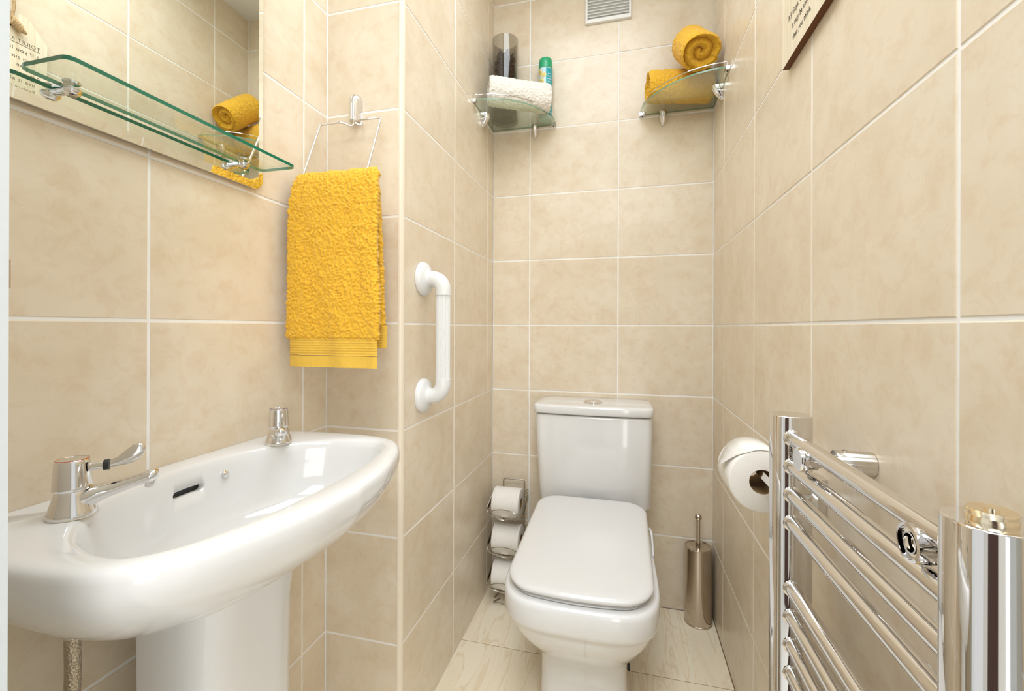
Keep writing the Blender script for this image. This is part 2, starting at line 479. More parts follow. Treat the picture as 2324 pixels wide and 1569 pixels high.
NB = 160
o_open = half_to_ring(OUT_H)                                      # open at the wall
o_back = np.column_stack([np.linspace(-0.252, 0.252, 40)[1:-1], np.zeros(38)])
outer2 = np.vstack([o_open, o_back])
i_half = catmull(IN_H, 8)                                         # back centre -> right -> front centre
inner2 = np.vstack([i_half, (i_half[-2:0:-1]) * np.array([-1, 1])])
def by_angle(P, c, n):
    """resample a star-shaped outline at even angles about c"""
    ang = np.arctan2(P[:, 1] - c[1], P[:, 0] - c[0]); rad = np.hypot(P[:, 1] - c[1], P[:, 0] - c[0])
    k = np.argsort(ang); ang, rad = ang[k], rad[k]
    ang = np.concatenate([ang - 2 * np.pi, ang, ang + 2 * np.pi]); rad = np.tile(rad, 3)
    t = np.linspace(-np.pi, np.pi, n, endpoint=False)
    r = np.interp(t, ang, rad)
    return np.column_stack([c[0] + r * np.cos(t), c[1] + r * np.sin(t)])
cc = (0, 0.17)
outer_r, inner_r = by_angle(resample(outer2, 1200, True), cc, NB), by_angle(resample(inner2, 1200, True), cc, NB)
def bas(P2, z):
    return np.column_stack([XL + 0.0005 + P2[:, 1], BY + P2[:, 0], np.full(len(P2), BZ + z)])
rings = []
for s_, z in ((0.05, -0.128), (0.35, -0.1255), (0.6, -0.119), (0.78, -0.107), (0.88, -0.088), (0.935, -0.062), (0.965, -0.035), (0.985, -0.016), (1.0, -0.006), (1.02, -0.0015), (1.045, 0.0)):
    rings.append(bas(np.array(cc) + (inner_r - cc) * s_, z))
def inset(P2, d):
    q = P2.copy(); q[:, 0] *= 1 - d / 0.268; q[:, 1] *= 1 - d / 0.35
    return q
for d, z in ((0.016, 0.0006), (0.009, 0.0), (0.004, -0.002), (0.001, -0.006), (0.0, -0.012), (0.0, -0.022)):
    rings.append(bas(inset(outer_r, d), z))
for s_ in (0.995, 0.985, 0.965, 0.94, 0.9, 0.84, 0.76, 0.66, 0.54, 0.42, 0.25):
    q = outer_r * np.array([s_, s_])
    rings.append(bas(q, -0.022 - 0.140 * (1 - s_ ** 2.5) ** 0.625))
bt = thing('pedestal_basin', 'wide white ceramic wash basin on a pedestal below the mirror', 'basin', (XL + 0.1, BY, 0))
basin = mesh('bowl', *loft(rings, True, True), 'ceramic', bt, angle=75)
fixn(basin)
# overflow slot cut through the back of the bowl
n = 20
cap = [(0.020 * (1 if math.cos(t) > 0 else -1) + 0.0058 * math.cos(t), 0.0058 * math.sin(t)) for t in np.linspace(0, 2 * math.pi, n, endpoint=False) + 0.01]
def slot(x, k=1.0): return np.array([(x, BY + 0.001 + p[0] * k, BZ - 0.0375 + p[1] * k) for p in cap])
cutter = fixn(mesh('cutter', *loft([slot(XL + 0.016), slot(XL + 0.06)]), 'ceramic'))
md = basin.modifiers.new('slot', 'BOOLEAN'); md.object = cutter; md.operation = 'DIFFERENCE'; md.solver = 'EXACT'
dg = bpy.context.evaluated_depsgraph_get()
me = bpy.data.meshes.new_from_object(basin.evaluated_get(dg))
basin.modifiers.clear(); basin.data = me
bpy.data.objects.remove(cutter)
fixn(mesh('overflow_dark_plate', *loft([slot(XL + 0.0315, 0.985), slot(XL + 0.0328, 0.985)]), 'black', bt))  # black plate standing in for the shade inside the slot
mesh('chain_stay', *lathe([(0.0072, 0), (0.0072, 0.002), (0.0045, 0.003), (0.0045, 0.006), (0.0058, 0.008), (0.0058, 0.011), (0.003, 0.0135), (0.0003, 0.014)], (XL + 0.041, 0.608, BZ - 0.030), (1, 0, 0.15), 20), 'chrome', bt)
# pedestal: a hollow-backed column standing a little clear of the wall
def ped(hw, dp, z, x0=-0.6400):
    pts = []
    for t in np.linspace(0, math.pi, 61):
        c, s_ = math.cos(t), math.sin(t)
        pts.append((x0 + dp * abs(s_) ** 0.45, BY + hw * (abs(c) ** 0.45) * (1 if c > 0 else -1)))
    return at_z(np.array(pts), z)
prof = [(0.099, 0.124, 0), (0.097, 0.121, 0.05), (0.0925, 0.115, 0.2), (0.0910, 0.113, 0.45), (0.0920, 0.115, 0.57), (0.0950, 0.122, 0.622), (0.0970, 0.126, 0.650)]
fixn(mesh('pedestal', *loft([ped(*p) for p in prof]), 'ceramic', bt, angle=60))

def pillar_tap(name, label, pos, ang, lever, ring):
    x, y = pos; z = BZ + 0.0008
    t = thing(name, label, 'tap', (x, y, z), 'basin taps')
    dx, dy = math.cos(ang), math.sin(ang)
    def turn(pr): return [(r * 0.76, h * 0.91) for r, h in pr]
    base = [(0.0300, 0.0), (0.0302, 0.002), (0.0290, 0.005), (0.0265, 0.012), (0.0235, 0.020), (0.0212, 0.027), (0.0205, 0.0305), (0.0195, 0.0315)]
    mesh('body', *lathe(turn(base), (x, y, z + 0.0012), n=40), 'chrome', t)
    mesh('base_washer', *lathe(turn([(0.0300, 0), (0.0303, 0.0008), (0.0300, 0.0016)]), (x, y, z - 0.0004), n=40), 'trim', t)
    hd = mesh('handle', *lathe(turn([(0.0225, 0.0335), (0.0236, 0.0350), (0.0232, 0.038), (0.0212, 0.066), (0.0208, 0.0695), (0.0200, 0.0712), (0.0185, 0.0722), (0.0182, 0.0716), (0.001, 0.0716)]), (x, y, z), n=40), 'chrome', t)
    mesh('colour_ring', *lathe(turn([(0.0186, 0.0719), (0.0190, 0.0722), (0.0196, 0.0717)]), (x, y, z), n=40, cap0=False, cap1=False), ring, hd)
    # spout: tapering bar that leaves the body, rises and ends in a rounded nose with an outlet
    L = 0.080
    cs = []
    for tt in np.linspace(0, 1, 18):
        r = 0.0118 * (1 - tt) + 0.0072 * tt + 0.0035 * math.exp(-((tt - 0.15) / 0.2) ** 2) + 0.0020 * math.exp(-((tt - 0.93) / 0.10) ** 2)
        if tt > 0.96: r *= 0.62
        cz = z + 0.0150 + 0.022 * tt ** 0.9
        cx, cy = x + dx * L * tt, y + dy * L * tt
        cs.append(np.array([(cx - dy * r * p[0], cy + dx * r * p[0], cz + r * (0.80 if p[1] > 0 else 0.95) * p[1]) for p in circ(20)]))
    sp = fixn(mesh('spout', *loft(cs), 'chrome', t, angle=70))
    ox, oy = x + dx * (L - 0.008), y + dy * (L - 0.008)
    mesh('outlet', *lathe([(0.0052, 0), (0.0060, 0.001), (0.0060, 0.012), (0.0045, 0.016)], (ox, oy, z + 0.0215), n=20), 'chrome', sp)
    mesh('outlet_mesh', *lathe([(0.0042, 0), (0.0042, 0.0008)], (ox, oy, z + 0.0210), n=16), 'black', sp)
    if lever:
        # quarter-turn paddle lever
        ls = []
        for tt, wv, hh, zz in ((0, 0.0034, 0.0046, 0.0), (0.2, 0.0034, 0.0044, 0.0), (0.36, 0.0032, 0.0044, 0.001), (0.5, 0.0040, 0.0058, 0.003), (0.62, 0.0040, 0.0085, 0.006), (0.78, 0.0038, 0.0110, 0.0105), (0.9, 0.0034, 0.0098, 0.0135), (0.97, 0.0026, 0.0062, 0.0145), (1.0, 0.0014, 0.002, 0.0148)):
            d = 0.0150 + 0.052 * tt
            ls.append(np.array([(x + dx * d - dy * wv * p[0], y + dy * d + dx * wv * p[0], z + 0.0540 + zz + hh * p[1]) for p in circ(16)]))
        fixn(mesh('lever', *loft(ls), 'chrome2', hd, angle=80))
        d = 0.0150 + 0.052 * 0.30
        mesh('lever_clip', *tube([(x + dx * (d - 0.0025), y + dy * (d - 0.0025), z + 0.0543), (x + dx * (d + 0.0025), y + dy * (d + 0.0025), z + 0.0543)], 0.0062, 16), 'black', hd)
    return t
M['redring'] = plain('red_indicator', (0.5, 0.03, 0.02), 0.3)
M['bluering'] = plain('blue_indicator', (0.03, 0.06, 0.4), 0.3)
pillar_tap('lever_tap', 'chrome basin tap with a long paddle lever, nearest to the door', (-0.627, 0.376), math.radians(43), True, 'redring')
pillar_tap('pillar_tap', 'small chrome basin tap without lever, beside the hanging towel', (-0.639, 0.708), math.radians(-45), False, 'bluering')
# braided supply hose under the basin
hp = catmull([(-0.665, 0.352, 0.02), (-0.662, 0.356, 0.2), (-0.650, 0.368, 0.40), (-0.632, 0.378, 0.55), (-0.628, 0.377, 0.66)], 40)
V, F = tube(hp, 0.0076, 16)
mh = plain('braided_steel', (0.50, 0.44, 0.35), 0.35, metal=1.0)
nn, ll = mh.node_tree.nodes, mh.node_tree.links
tcn = nn.new('ShaderNodeTexCoord'); wv1 = nn.new('ShaderNodeTexVoronoi'); wv1.inputs['Scale'].default_value = 420
bpn = nn.new('ShaderNodeBump'); bpn.inputs['Strength'].default_value = 0.7; bpn.inputs['Distance'].default_value = 0.0016
ll.new(tcn.outputs['Object'], wv1.inputs['Vector']); ll.new(wv1.outputs['Distance'], bpn.inputs['Height']); ll.new(bpn.outputs[0], nn['Principled BSDF'].inputs['Normal'])
M['braid'] = mh
hs = thing('flexible_hose', 'braided steel water hose hanging under the near end of the basin', 'hose', (-0.665, 0.352, 0))
mesh('braid', V, F, 'braid', hs)
mesh('ferrule', *tube([(-0.628, 0.377, 0.64), (-0.628, 0.377, 0.69)], 0.0082, 12), 'chrome2', hs)
mesh('valve_nut', *tube([(-0.665, 0.352, 0.0), (-0.6645, 0.353, 0.035)], 0.012, 6), 'chrome2', hs, angle=30)

# ------------------------------------------------------------------ mirror and its glass shelf
XM = -0.6925
my0, my1, mz0, mz1 = 0.335, 0.7265, H + 0.2675, H + 1.02
def mrect(ins, x, r=0.022):
    return np.array([(x, p[0], p[1]) for p in rrect(my0 + ins, my1 - ins, mz0 + ins, mz1 - ins, max(r - ins, 0.004), 8)])
mt = thing('wall_mirror', 'frameless mirror with rounded corners above the basin', 'mirror', (XM, 0.53, mz0))
V, F = loft([mrect(0, XM - 0.005), mrect(0, XM - 0.0022), mrect(0.013, XM)], False, True)
fixn(mesh('glass', V, F, 'mirror', mt, smooth=False))
mesh('backing', *box(XL + 0.0003, XM - 0.0052, my0 + 0.03, my1 - 0.03, mz0 + 0.03, mz1 - 0.03), 'mirrorback', mt, smooth=False)
for yy in (0.535, 0.548):
    mesh('wall_screw', *lathe([(0.003, 0), (0.003, 0.009)], (XL + 0.0003, yy, mz0 + 0.006), (1, 0, 0), 10), 'black', mt)
gs = thing('glass_shelf', 'narrow clear glass shelf with green edges clipped in front of the mirror', 'shelf', (XM, 0.53, H + 0.297))
sx0, sx1, sy0, sy1, sz = -0.6823, -0.6025, 0.355, 0.709, H + 0.2985
P2 = rrect(sx0, sx1, sy0, sy1, 0.010, 5)
V, F = loft([at_z(P2, sz), at_z(P2, sz + 0.0052)], True, True)
fixn(mesh('glass_plate', V, F, None, gs, smooth=False, mats=['glass', 'glassedge'], midx=[1] * (len(F) - 2) + [0, 0]))
for yy in (0.402, 0.661):
    V1, F1 = lathe([(0.0080, 0.0), (0.0092, 0.0012), (0.0092, 0.0026), (0.0078, 0.0036), (0.001, 0.005)], (XM + 0.0185, yy, sz + 0.0055), (0, 0, 1), 28)
    V2, F2 = lathe([(0.001, -0.0095), (0.0055, -0.0085), (0.0085, -0.0062), (0.0098, -0.003), (0.0098, -0.0003)], (XM + 0.0185, yy, sz - 0.0004), (0, 0, 1), 28)
    V3, F3 = tube([(XM + 0.0002, yy, sz + 0.0005), (XM + 0.012, yy, sz + 0.0005)], 0.0068, 20)
    cb = mesh('shelf_clip', *join([(V1, F1), (V2, F2), (V3, F3)]), 'chrome', gs)
    mesh('clip_screw', *lathe([(0.004, -0.0012), (0.0042, 0)], (XM + 0.021, yy, sz - 0.0098), (0, 0, 1), 12), 'steel', cb)

# ------------------------------------------------------------------ towel ring and hand towel
tr = thing('towel_ring', 'chrome wire towel ring on a bullet-shaped wall bracket', 'towel ring', (-0.612, YF, H + 0.5))
bz0, bz1, bxc, bw = H + 0.487, H + 0.556, -0.6225, 0.0135
rows = []
for tt in np.linspace(0, 1, 16):
    z = bz0 + (bz1 - bz0) * tt
    top = max(0.0, (z - (bz1 - 0.024)) / 0.024)
    k = math.sqrt(max(0.0, 1 - top ** 2)) if top > 0 else 1.0
    c2 = circ(24)
    rows.append(np.array([(bxc + bw * max(k, .02) * p[0], YF - 0.0002 - 0.026 * max(k, .02) * max(0, p[1]) ** 0.8 if p[1] > 0 else YF - 0.0002, z) for p in c2]))
fixn(mesh('wall_bracket', *loft(rows), 'chrome', tr, angle=50))
hookz = bz0 - 0.020
ry0, rz0, ry1, rz1 = 0.888, H + 0.470, 0.822, H + 0.313
rx0, rx1 = -0.689, -0.531
path = [(-0.6165, 0.916, bz0 + 0.012), (-0.6165, 0.913, bz0 - 0.008), (-0.6165, 0.905, bz0 - 0.021), (-0.632, 0.895, rz0 + 0.0015), (-0.640, 0.889, rz0 + 0.0015), (rx0, ry0, rz0), (rx0 + 0.001, ry1, rz1), (rx1 + 0.003, ry1, rz1), (rx1, ry0, rz0), (-0.600, 0.889, rz0 + 0.0015), (-0.606, 0.895, rz0 + 0.0015), (-0.594, 0.905, bz0 - 0.021), (-0.5955, 0.913, bz0 - 0.008), (-0.6, 0.916, bz0 + 0.012)]
mesh('ring', *tube(rounded(path, 0.006, 4), 0.0024, 10), 'chrome', tr)

tw = thing('hand_towel', 'mustard yellow terry hand towel folded over the towel ring', 'towel', (-0.58, 0.80, H - 0.08))
zt = rz1 + 0.004
front = [(0.781, H - 0.082), (0.782, H - 0.02), (0.783, H + 0.06), (0.786, H + 0.16), (0.791, H + 0.25), (0.798, H + 0.295), (0.808, H + 0.316)]
over = [(0.822, H + 0.3235), (0.836, H + 0.317), (0.845, H + 0.294), (0.846, H + 0.25), (0.842, H + 0.15), (0.838, H + 0.05), (0.836, H - 0.045)]
cl = resample(catmull(front + over, 12), 720, False)
Ltot = np.concatenate([[0], np.cumsum(np.linalg.norm(np.diff(cl, axis=0), axis=1))])
def towel_part(name, i0, i1, mat, thick, wfun, terr):
    idx = np.arange(i0, i1)
    na = 330 if terr else 80
    rings = []
    for i in idx:
        p = cl[i]; t = cl[min(i + 1, len(cl) - 1)] - cl[max(i - 1, 0)]; t /= np.linalg.norm(t)
        nrm = np.array([-t[1], t[0]])        # (y, z) normal
        xl, xr = wfun(i)
        e = 1.0
        if terr:
            dd = min(i - i0, i1 - 1 - i); e = min(1.0, 0.45 + dd / 9.0)
        a = np.linspace(0, 2 * np.pi, na, endpoint=False)
        # flat stadium cross section, evenly sampled along x
        q = a / (2 * np.pi) * 2
        u = np.where(q < 1, -1 + 2 * q, 3 - 2 * q); sgn = np.where(q < 1, 1, -1)
        edge = np.clip(1 - ((np.abs(u) - 0.93) / 0.07).clip(0, 1) ** 2, 0, 1) ** 0.5
        h = thick * e * edge * sgn
        x = (xl + xr) / 2 + u * (xr - xl) / 2
        # soft vertical folds
        f = 0.0030 * np.sin(x * 70 + p[1] * 9) * np.clip((H + 0.25 - p[1]) / 0.3, 0, 1) + 0.0006 * np.sin(x * 120 + 2 + p[1] * 30)
        h = h + f
        rings.append(np.column_stack([x, p[0] + nrm[0] * h, p[1] + nrm[1] * h]))
    V, F = loft(rings)
    if terr: V = terry(V, F, 0.0029, 0.0027)
    return fixn(mesh(name, V, F, mat, tw, angle=180 if terr else 60))
def wf(i):
    p = cl[i]; z = p[1] - H
    k = np.clip((0.33 - z) / 0.35, 0, 1)
    fl, fr_ = -0.685 - 0.002 * k + 0.002 * math.sin(z * 21), -0.486 + 0.019 * k ** 0.8 + 0.002 * math.sin(z * 30)
    bl, br_ = -0.690 + 0.006 * k, -0.511 + 0.024 * k
    b = np.clip((p[0] - 0.806) / 0.030, 0, 1)
    return fl * (1 - b) + bl * b, fr_ * (1 - b) + br_ * b
i_b = int(np.argmax(cl[:, 1] > H - 0.026)); i_e = len(cl) - int(np.argmax(cl[::-1, 1] > H - 0.0))
tp = towel_part('terry_cloth', i_b, i_e, 'yellow', 0.0075, wf, True)
i_h = int(np.argmax(cl[:, 1] > H - 0.058))
def wband(i):
    return (-0.681, -0.4735) if i < 440 else (-0.68, -0.484)
def ribbed(name, i0, i1, rib):
    o = towel_part(name, i0, i1, 'yellowband', 0.0048, wband, False)
    if rib:
        co = np.zeros(len(o.data.vertices) * 3); o.data.vertices.foreach_get('co', co); co = co.reshape(-1, 3)
        mid = np.median(co[:, 1]); d = 0.0009 * np.sin((co[:, 2]) * 2 * np.pi / 0.0052)
        co[:, 1] += np.where(co[:, 1] < mid, -d, d)
        o.data.vertices.foreach_set('co', co.ravel()); o.data.update()
    return o
ribbed('woven_band', i_h, i_b + 3, True)
ribbed('hem', 0, i_h, False)
ribbed('woven_band', i_e - 3, len(cl), True)

# ------------------------------------------------------------------ grab rail
gr = thing('grab_rail', 'white plastic grab rail with ribbed grip on the boxed-in wall', 'grab rail', (XS, 1.045, H - 0.175))
gy, gx, gz0, gz1 = 1.045, -0.4465, H - 0.1745, H + 0.1240
for z in (gz0, gz1):
    mesh('flange', *lathe([(0.0430, 0), (0.0435, 0.002), (0.0425, 0.008), (0.0385, 0.0135), (0.030, 0.0165), (0.0225, 0.0195), (0.0205, 0.0225), (0.0200, 0.026)], (XS + 0.0006, gy, z), (1, 0, 0), 48), 'plastic', gr, angle=60)
    s = 1 if z == gz0 else -1
    pth = [(XS + 0.022, gy, z)]
    R = 0.031
    for tt in np.linspace(0, math.pi / 2, 12):
        pth.append((gx - R + R * math.sin(tt), gy, z + s * (R - R * math.cos(tt))))
    pth.append((gx, gy, z + s * (R + 0.012)))
    mesh('elbow', *tube(pth, 0.0197, 28), 'plastic', gr, angle=60)
ringp = []
nr = 30
for k in range(nr * 4):
    a = 2 * math.pi * k / (nr * 4); r = 0.0170 + 0.0006 * (1 if (k % 4) < 2 else -0.6)
    ringp.append((gx + r * math.cos(a), gy + r * math.sin(a)))
ringp = np.array(ringp)
mesh('grip', *loft([at_z(ringp, gz0 + 0.030), at_z(ringp, gz1 - 0.030)]), 'plastic', gr, angle=25)

# ------------------------------------------------------------------ corner shelves
SZ = H + 0.772
def corner_shelf(label, cx, cy, sx):
    """quarter-round glass in the corner (cx, cy); sx = +1 opens to the right, -1 to the left"""
    t = thing('corner_shelf', label, 'shelf', (cx + sx * 0.01, cy - 0.01, SZ), 'glass corner shelves')
    g = 0.0015; R = 0.2505
    pts = [(cx + sx * g, cy - g)] + [(cx + sx * R * math.cos(a), cy - R * math.sin(a)) for a in np.linspace(0.006, math.pi / 2 - 0.006, 40)]
    P = np.array(pts)
    V, F = loft([at_z(P, SZ), at_z(P, SZ + 0.005)])
    fixn(mesh('glass_plate', V, F, None, t, smooth=False, mats=['cshelf', 'cshelfedge'], midx=[1] * (len(F) - 2) + [0, 0]))
    # gallery rail: a thin rod held by two small end clips
    zr = SZ + 0.022; rr = 0.243
    pa = [(cx + sx * (rr + 0.002), cy - 0.008, SZ + 0.004), (cx + sx * (rr + 0.002), cy - 0.008, zr)]
    pa += [(cx + sx * rr * math.cos(a), cy - rr * math.sin(a), zr) for a in np.linspace(0.06, math.pi / 2 - 0.06, 28)]
    pa += [(cx + sx * 0.008, cy - rr - 0.002, zr), (cx + sx * 0.008, cy - rr - 0.002, SZ + 0.004)]
    mesh('gallery_rail', *tube(rounded(pa, 0.005, 3), 0.0016, 8), 'chrome', t)
    for k in (0, 1):
        if k == 0: b = box(min(cx + sx * 0.228, cx + sx * 0.251), max(cx + sx * 0.228, cx + sx * 0.251), cy - 0.012, cy - 0.0008, SZ - 0.0045, SZ + 0.0068)
        else: b = box(min(cx + sx * 0.0008, cx + sx * 0.012), max(cx + sx * 0.0008, cx + sx * 0.012), cy - 0.251, cy - 0.228, SZ - 0.0045, SZ + 0.0068)
        ec = mesh('rail_clip', *b, 'chrome', t, smooth=False)
        q = (cx + sx * 0.240, cy - 0.006, SZ - 0.0045) if k == 0 else (cx + sx * 0.006, cy - 0.240, SZ - 0.0045)
        mesh('clip_screw', *lathe([(0.0022, -0.0012), (0.0026, 0)], q, (0, 0, 1), 10), 'black', ec)
    # half-teardrop brackets under the glass on both walls
    for k in (0, 1):
        rows = []
        for tt, wv, dp in ((0, 0.0138, 0.0330), (0.12, 0.0142, 0.0335), (0.3, 0.0140, 0.0315), (0.5, 0.0130, 0.0270), (0.7, 0.0108, 0.0195), (0.86, 0.0078, 0.0120), (0.96, 0.0040, 0.0060), (1.0, 0.001, 0.002)):
            z = SZ - 0.0002 - 0.047 * tt
            ring = []
            for a in np.linspace(0, math.pi, 17):
                u, d = wv * math.cos(a), dp * math.sin(a) ** 0.7
                if k == 0: ring.append((cx + sx * 0.170 + u, cy - 0.0002 - d, z))
                else: ring.append((cx + sx * (0.0002 + d), cy - 0.150 + u, z))
            rows.append(np.array(ring))
        fixn(mesh('wall_bracket', *loft(rows), 'chrome', t, angle=55))
    return t
corner_shelf('glass corner shelf with a cream rolled towel, beside the boxed-in wall', XS, YB, 1)
corner_shelf('glass corner shelf carrying two mustard towels', XR, YB, -1)

# smoked glass vase of potpourri
vx, vy, vr, vh, vz = -0.441, 1.613, 0.0495, 0.305, SZ + 0.0052
vt = thing('glass_vase', 'tall smoked glass cylinder vase filled with dried brown potpourri', 'vase', (vx, vy, vz))
mesh('vase_glass', *lathe([(vr, 0), (vr, vh), (vr - 0.003, vh), (vr - 0.003, 0.012), (0.0005, 0.012)], (vx, vy, vz), n=48), 'smoke', vt, angle=50)
rng = np.random.default_rng(3)
PV, PF = [], []
fill = 0.252
for k in range(2200):
    r = (vr - 0.011) * math.sqrt(rng.random()); a = rng.random() * 6.283
    c = np.array([vx + r * math.cos(a), vy + r * math.sin(a), vz + 0.020 + (fill - 0.020) * rng.random()])
    q = rng.normal(size=(4, 3)); q /= np.linalg.norm(q, axis=1)[:, None]
    s = rng.uniform(0.004, 0.009)
    i = len(PV) * 4
    PV.append(c + q * s * np.array([1, 1, 0.6])); PF += [(i, i + 1, i + 2), (i, i + 2, i + 3), (i, i + 3, i + 1), (i + 1, i + 3, i + 2)]
po = mesh('potpourri', np.vstack(PV), PF, None, vt, smooth=False, mats=['potpourri', 'card'], midx=[1 if (j // 4) % 6 == 0 else 0 for j in range(len(PF))])
po['kind'] = 'stuff'

# aerosol can
ax_, ay_, ar, az = -0.291, 1.639, 0.0252, SZ + 0.0052
at = thing('aerosol_can', 'slim aerosol can with green cap and lemon slices on its label', 'aerosol can', (ax_, ay_, az))
mesh('can_body', *lathe([(0.0225, 0), (ar, 0.004), (ar, 0.188), (ar - 0.001, 0.190)], (ax_, ay_, az), n=40), 'canbody', at, angle=50)
mesh('cap', *lathe([(ar + 0.0004, 0.190), (ar + 0.0004, 0.206), (ar - 0.0004, 0.2225), (ar - 0.003, 0.2270), (ar - 0.008, 0.2285), (0.001, 0.2288)], (ax_, ay_, az), n=40), 'cangreen', at, angle=50)
def can_patch(name, a0, a1, z0, z1, mat, off=0.0003):
    A = np.linspace(a0, a1, 12)
    lo = [(ax_ + (ar + off) * math.cos(a), ay_ + (ar + off) * math.sin(a), az + z0) for a in A]
    hi = [(ax_ + (ar + off) * math.cos(a), ay_ + (ar + off) * math.sin(a), az + z1) for a in A]
    V = lo + hi; F = [(i, i + 1, i + 13, i + 12) for i in range(11)]
    return mesh(name, V, F, mat, at)
can_patch('label_panel', math.radians(-78), math.radians(15), 0.012, 0.186, 'canteal')
for row in range(15):                                   # the fine printed lines on the side panel
    can_patch('print_line', math.radians(-68 + (row % 3) * 4), math.radians(-22 - (row % 4) * 4), 0.030 + row * 0.0095, 0.0328 + row * 0.0095, 'canbody', 0.0005)
can_patch('print_line', math.radians(-128), math.radians(-112), 0.2045, 0.2065, 'canteal', 0.0008)
for a_, zc_, rr_ in ((-140, 0.172, 0.0125), (-96, 0.160, 0.0095), (-120, 0.137, 0.0120), (-88, 0.122, 0.009), (-135, 0.096, 0.012), (-100, 0.062, 0.012), (-140, 0.04, 0.010)):
    V, F, mi = [], [], []
    def onc(u, z, off): 
        a = math.radians(a_) + u / ar
        return (ax_ + (ar + off) * math.cos(a), ay_ + (ar + off) * math.sin(a), az + zc_ + z)
    for rad, off in ((rr_, 0.0004), (rr_ * 0.86, 0.0006), (rr_ * 0.74, 0.0006)):
        V.append([onc(rad * math.cos(t), rad * math.sin(t), off) for t in np.linspace(0, 2 * math.pi, 32, endpoint=False)])
    V2, F2 = loft(V, False, True); sm = ['lemon', 'lemonrind']; mi = [0] * 32 + [1] * 32 + [1]
    base = len(V2); V2 = list(map(tuple, V2))
    for k in range(8):                                  # the segments
        t0 = 2 * math.pi * k / 8 + 0.09; t1 = t0 + 2 * math.pi / 8 - 0.18; r_ = rr_ * 0.72; i = len(V2)
        V2 += [onc(0.12 * rr_ * math.cos((t0 + t1) / 2), 0.12 * rr_ * math.sin((t0 + t1) / 2), 0.0008)] + [onc(r_ * math.cos(t), r_ * math.sin(t), 0.0008) for t in np.linspace(t0, t1, 5)]
        F2.append(tuple(range(i, i + 6))); mi.append(0)
    mesh('lemon_slice', V2, F2, None, at, smooth=False, mats=sm, midx=mi)

# ------------------------------------------------------------------ rolled towels
def rolled(name, label, c0, c1, rx, rz, mat, turns=3.2, flat=0.0, start=0.6, groove=0.012, group=None, sag=0.0, seed=0.0, pinch=0.0):
    """a towel rolled about the line c0-c1; spiral shows in both ends"""
    c0, c1 = np.array(c0, float), np.array(c1, float)
    d = c1 - c0; L = np.linalg.norm(d); d /= L
    u = np.cross(d, (0, 0, 1)); u /= np.linalg.norm(u); v = np.cross(u, d)
    na, nl, nr_ = 260, max(40, int(L / 0.0018)), 44
    A = np.linspace(0, 2 * np.pi, na, endpoint=False)
    def prof(t):
        ph = ((A - start) % (2 * np.pi)) / (2 * np.pi)
        k = 1.0 + 0.10 * (ph - 0.5)                         # one layer's step at the loose edge
        k = k * (1 + 0.035 * np.sin(2 * A + 1 + seed + t * 2.2) + 0.025 * np.sin(3 * A + seed * 2 + t * 3.1))
        k = k * (1 + pinch * np.sin(np.pi * min(max(t, 0), 1)) - pinch * 0.5)
        x, z = rx * np.cos(A) * k, rz * np.sin(A) * k
        if flat: z = np.maximum(z, -rz * (1 - flat))
        return x, z
    rings = []
    def ring(t, s, dep):
        x, z = prof(t)
        zo = -sag * 4 * t * (1 - t) if 0 <= t <= 1 else 0
        p = c0 + d * (t * L)
        return p + (u * x[:, None] + v * z[:, None]) * s + np.outer(dep, d) + np.array([0, 0, zo])
    rs = np.linspace(0.03, 0.86, nr_)
    ph = (A - start) / (2 * np.pi)
    for s in rs:
        w_ = (s * turns - ph) % 1.0
        g = groove * np.clip(1 - np.abs(w_ - 0.5) / 0.5, 0, 1) ** 0.5
        g = groove - g + 0.010 * (1 - s)
        rings.append(ring(0.0, s, g))
    ls = np.linspace(0, 1, nl)
    for t in ls:
        e = min(t, 1 - t) * L
        rings.append(ring(t, 1.0 - 0.13 * math.exp(-e / 0.007), np.zeros(na)))
    for s in rs[::-1]:
        w_ = (s * turns - ph) % 1.0
        g = groove * np.clip(1 - np.abs(w_ - 0.5) / 0.5, 0, 1) ** 0.5
        rings.append(ring(1.0, s, -(groove - g + 0.010 * (1 - s))))
    V, F = loft(rings)
    V = terry(V, [f for f in F if len(f) == 4], 0.0019, 0.0036)
    o = fixn(mesh(name, V, F, mat, None, angle=180))
    # hand the mesh an origin of its own
    base = Vector((float(V[:, 0].mean()), float(V[:, 1].mean()), float(V[:, 2].min())))
    o.data.transform(Matrix.Translation(-base)); o.location = base
    return tag(o, label, 'towel', group)
gz = SZ + 0.0055
rolled('rolled_towel', 'cream rolled hand towel lying in front of the vase and can', (-0.469, 1.486, gz + 0.056), (-0.264, 1.580, gz + 0.046), 0.038, 0.053, 'whitetowel', 1.8, flat=0.08, start=2.4, groove=0.016)
rolled('rolled_towel', 'mustard rolled towel lying flat along the back wall on the corner shelf', (0.072, 1.594, gz + 0.053), (0.287, 1.630, gz + 0.048), 0.044, 0.055, 'yellow', 1.7, flat=0.06, start=2.0, groove=0.022, group='rolled mustard towels', seed=1.3)
rolled('rolled_towel', 'mustard rolled towel tilted on top of the other, leaning in the corner', (0.231, 1.482, gz + 0.086), (0.212, 1.612, gz + 0.193), 0.061, 0.057, 'yellow', 1.9, start=-0.4, groove=0.020, group='rolled mustard towels', seed=0.2)

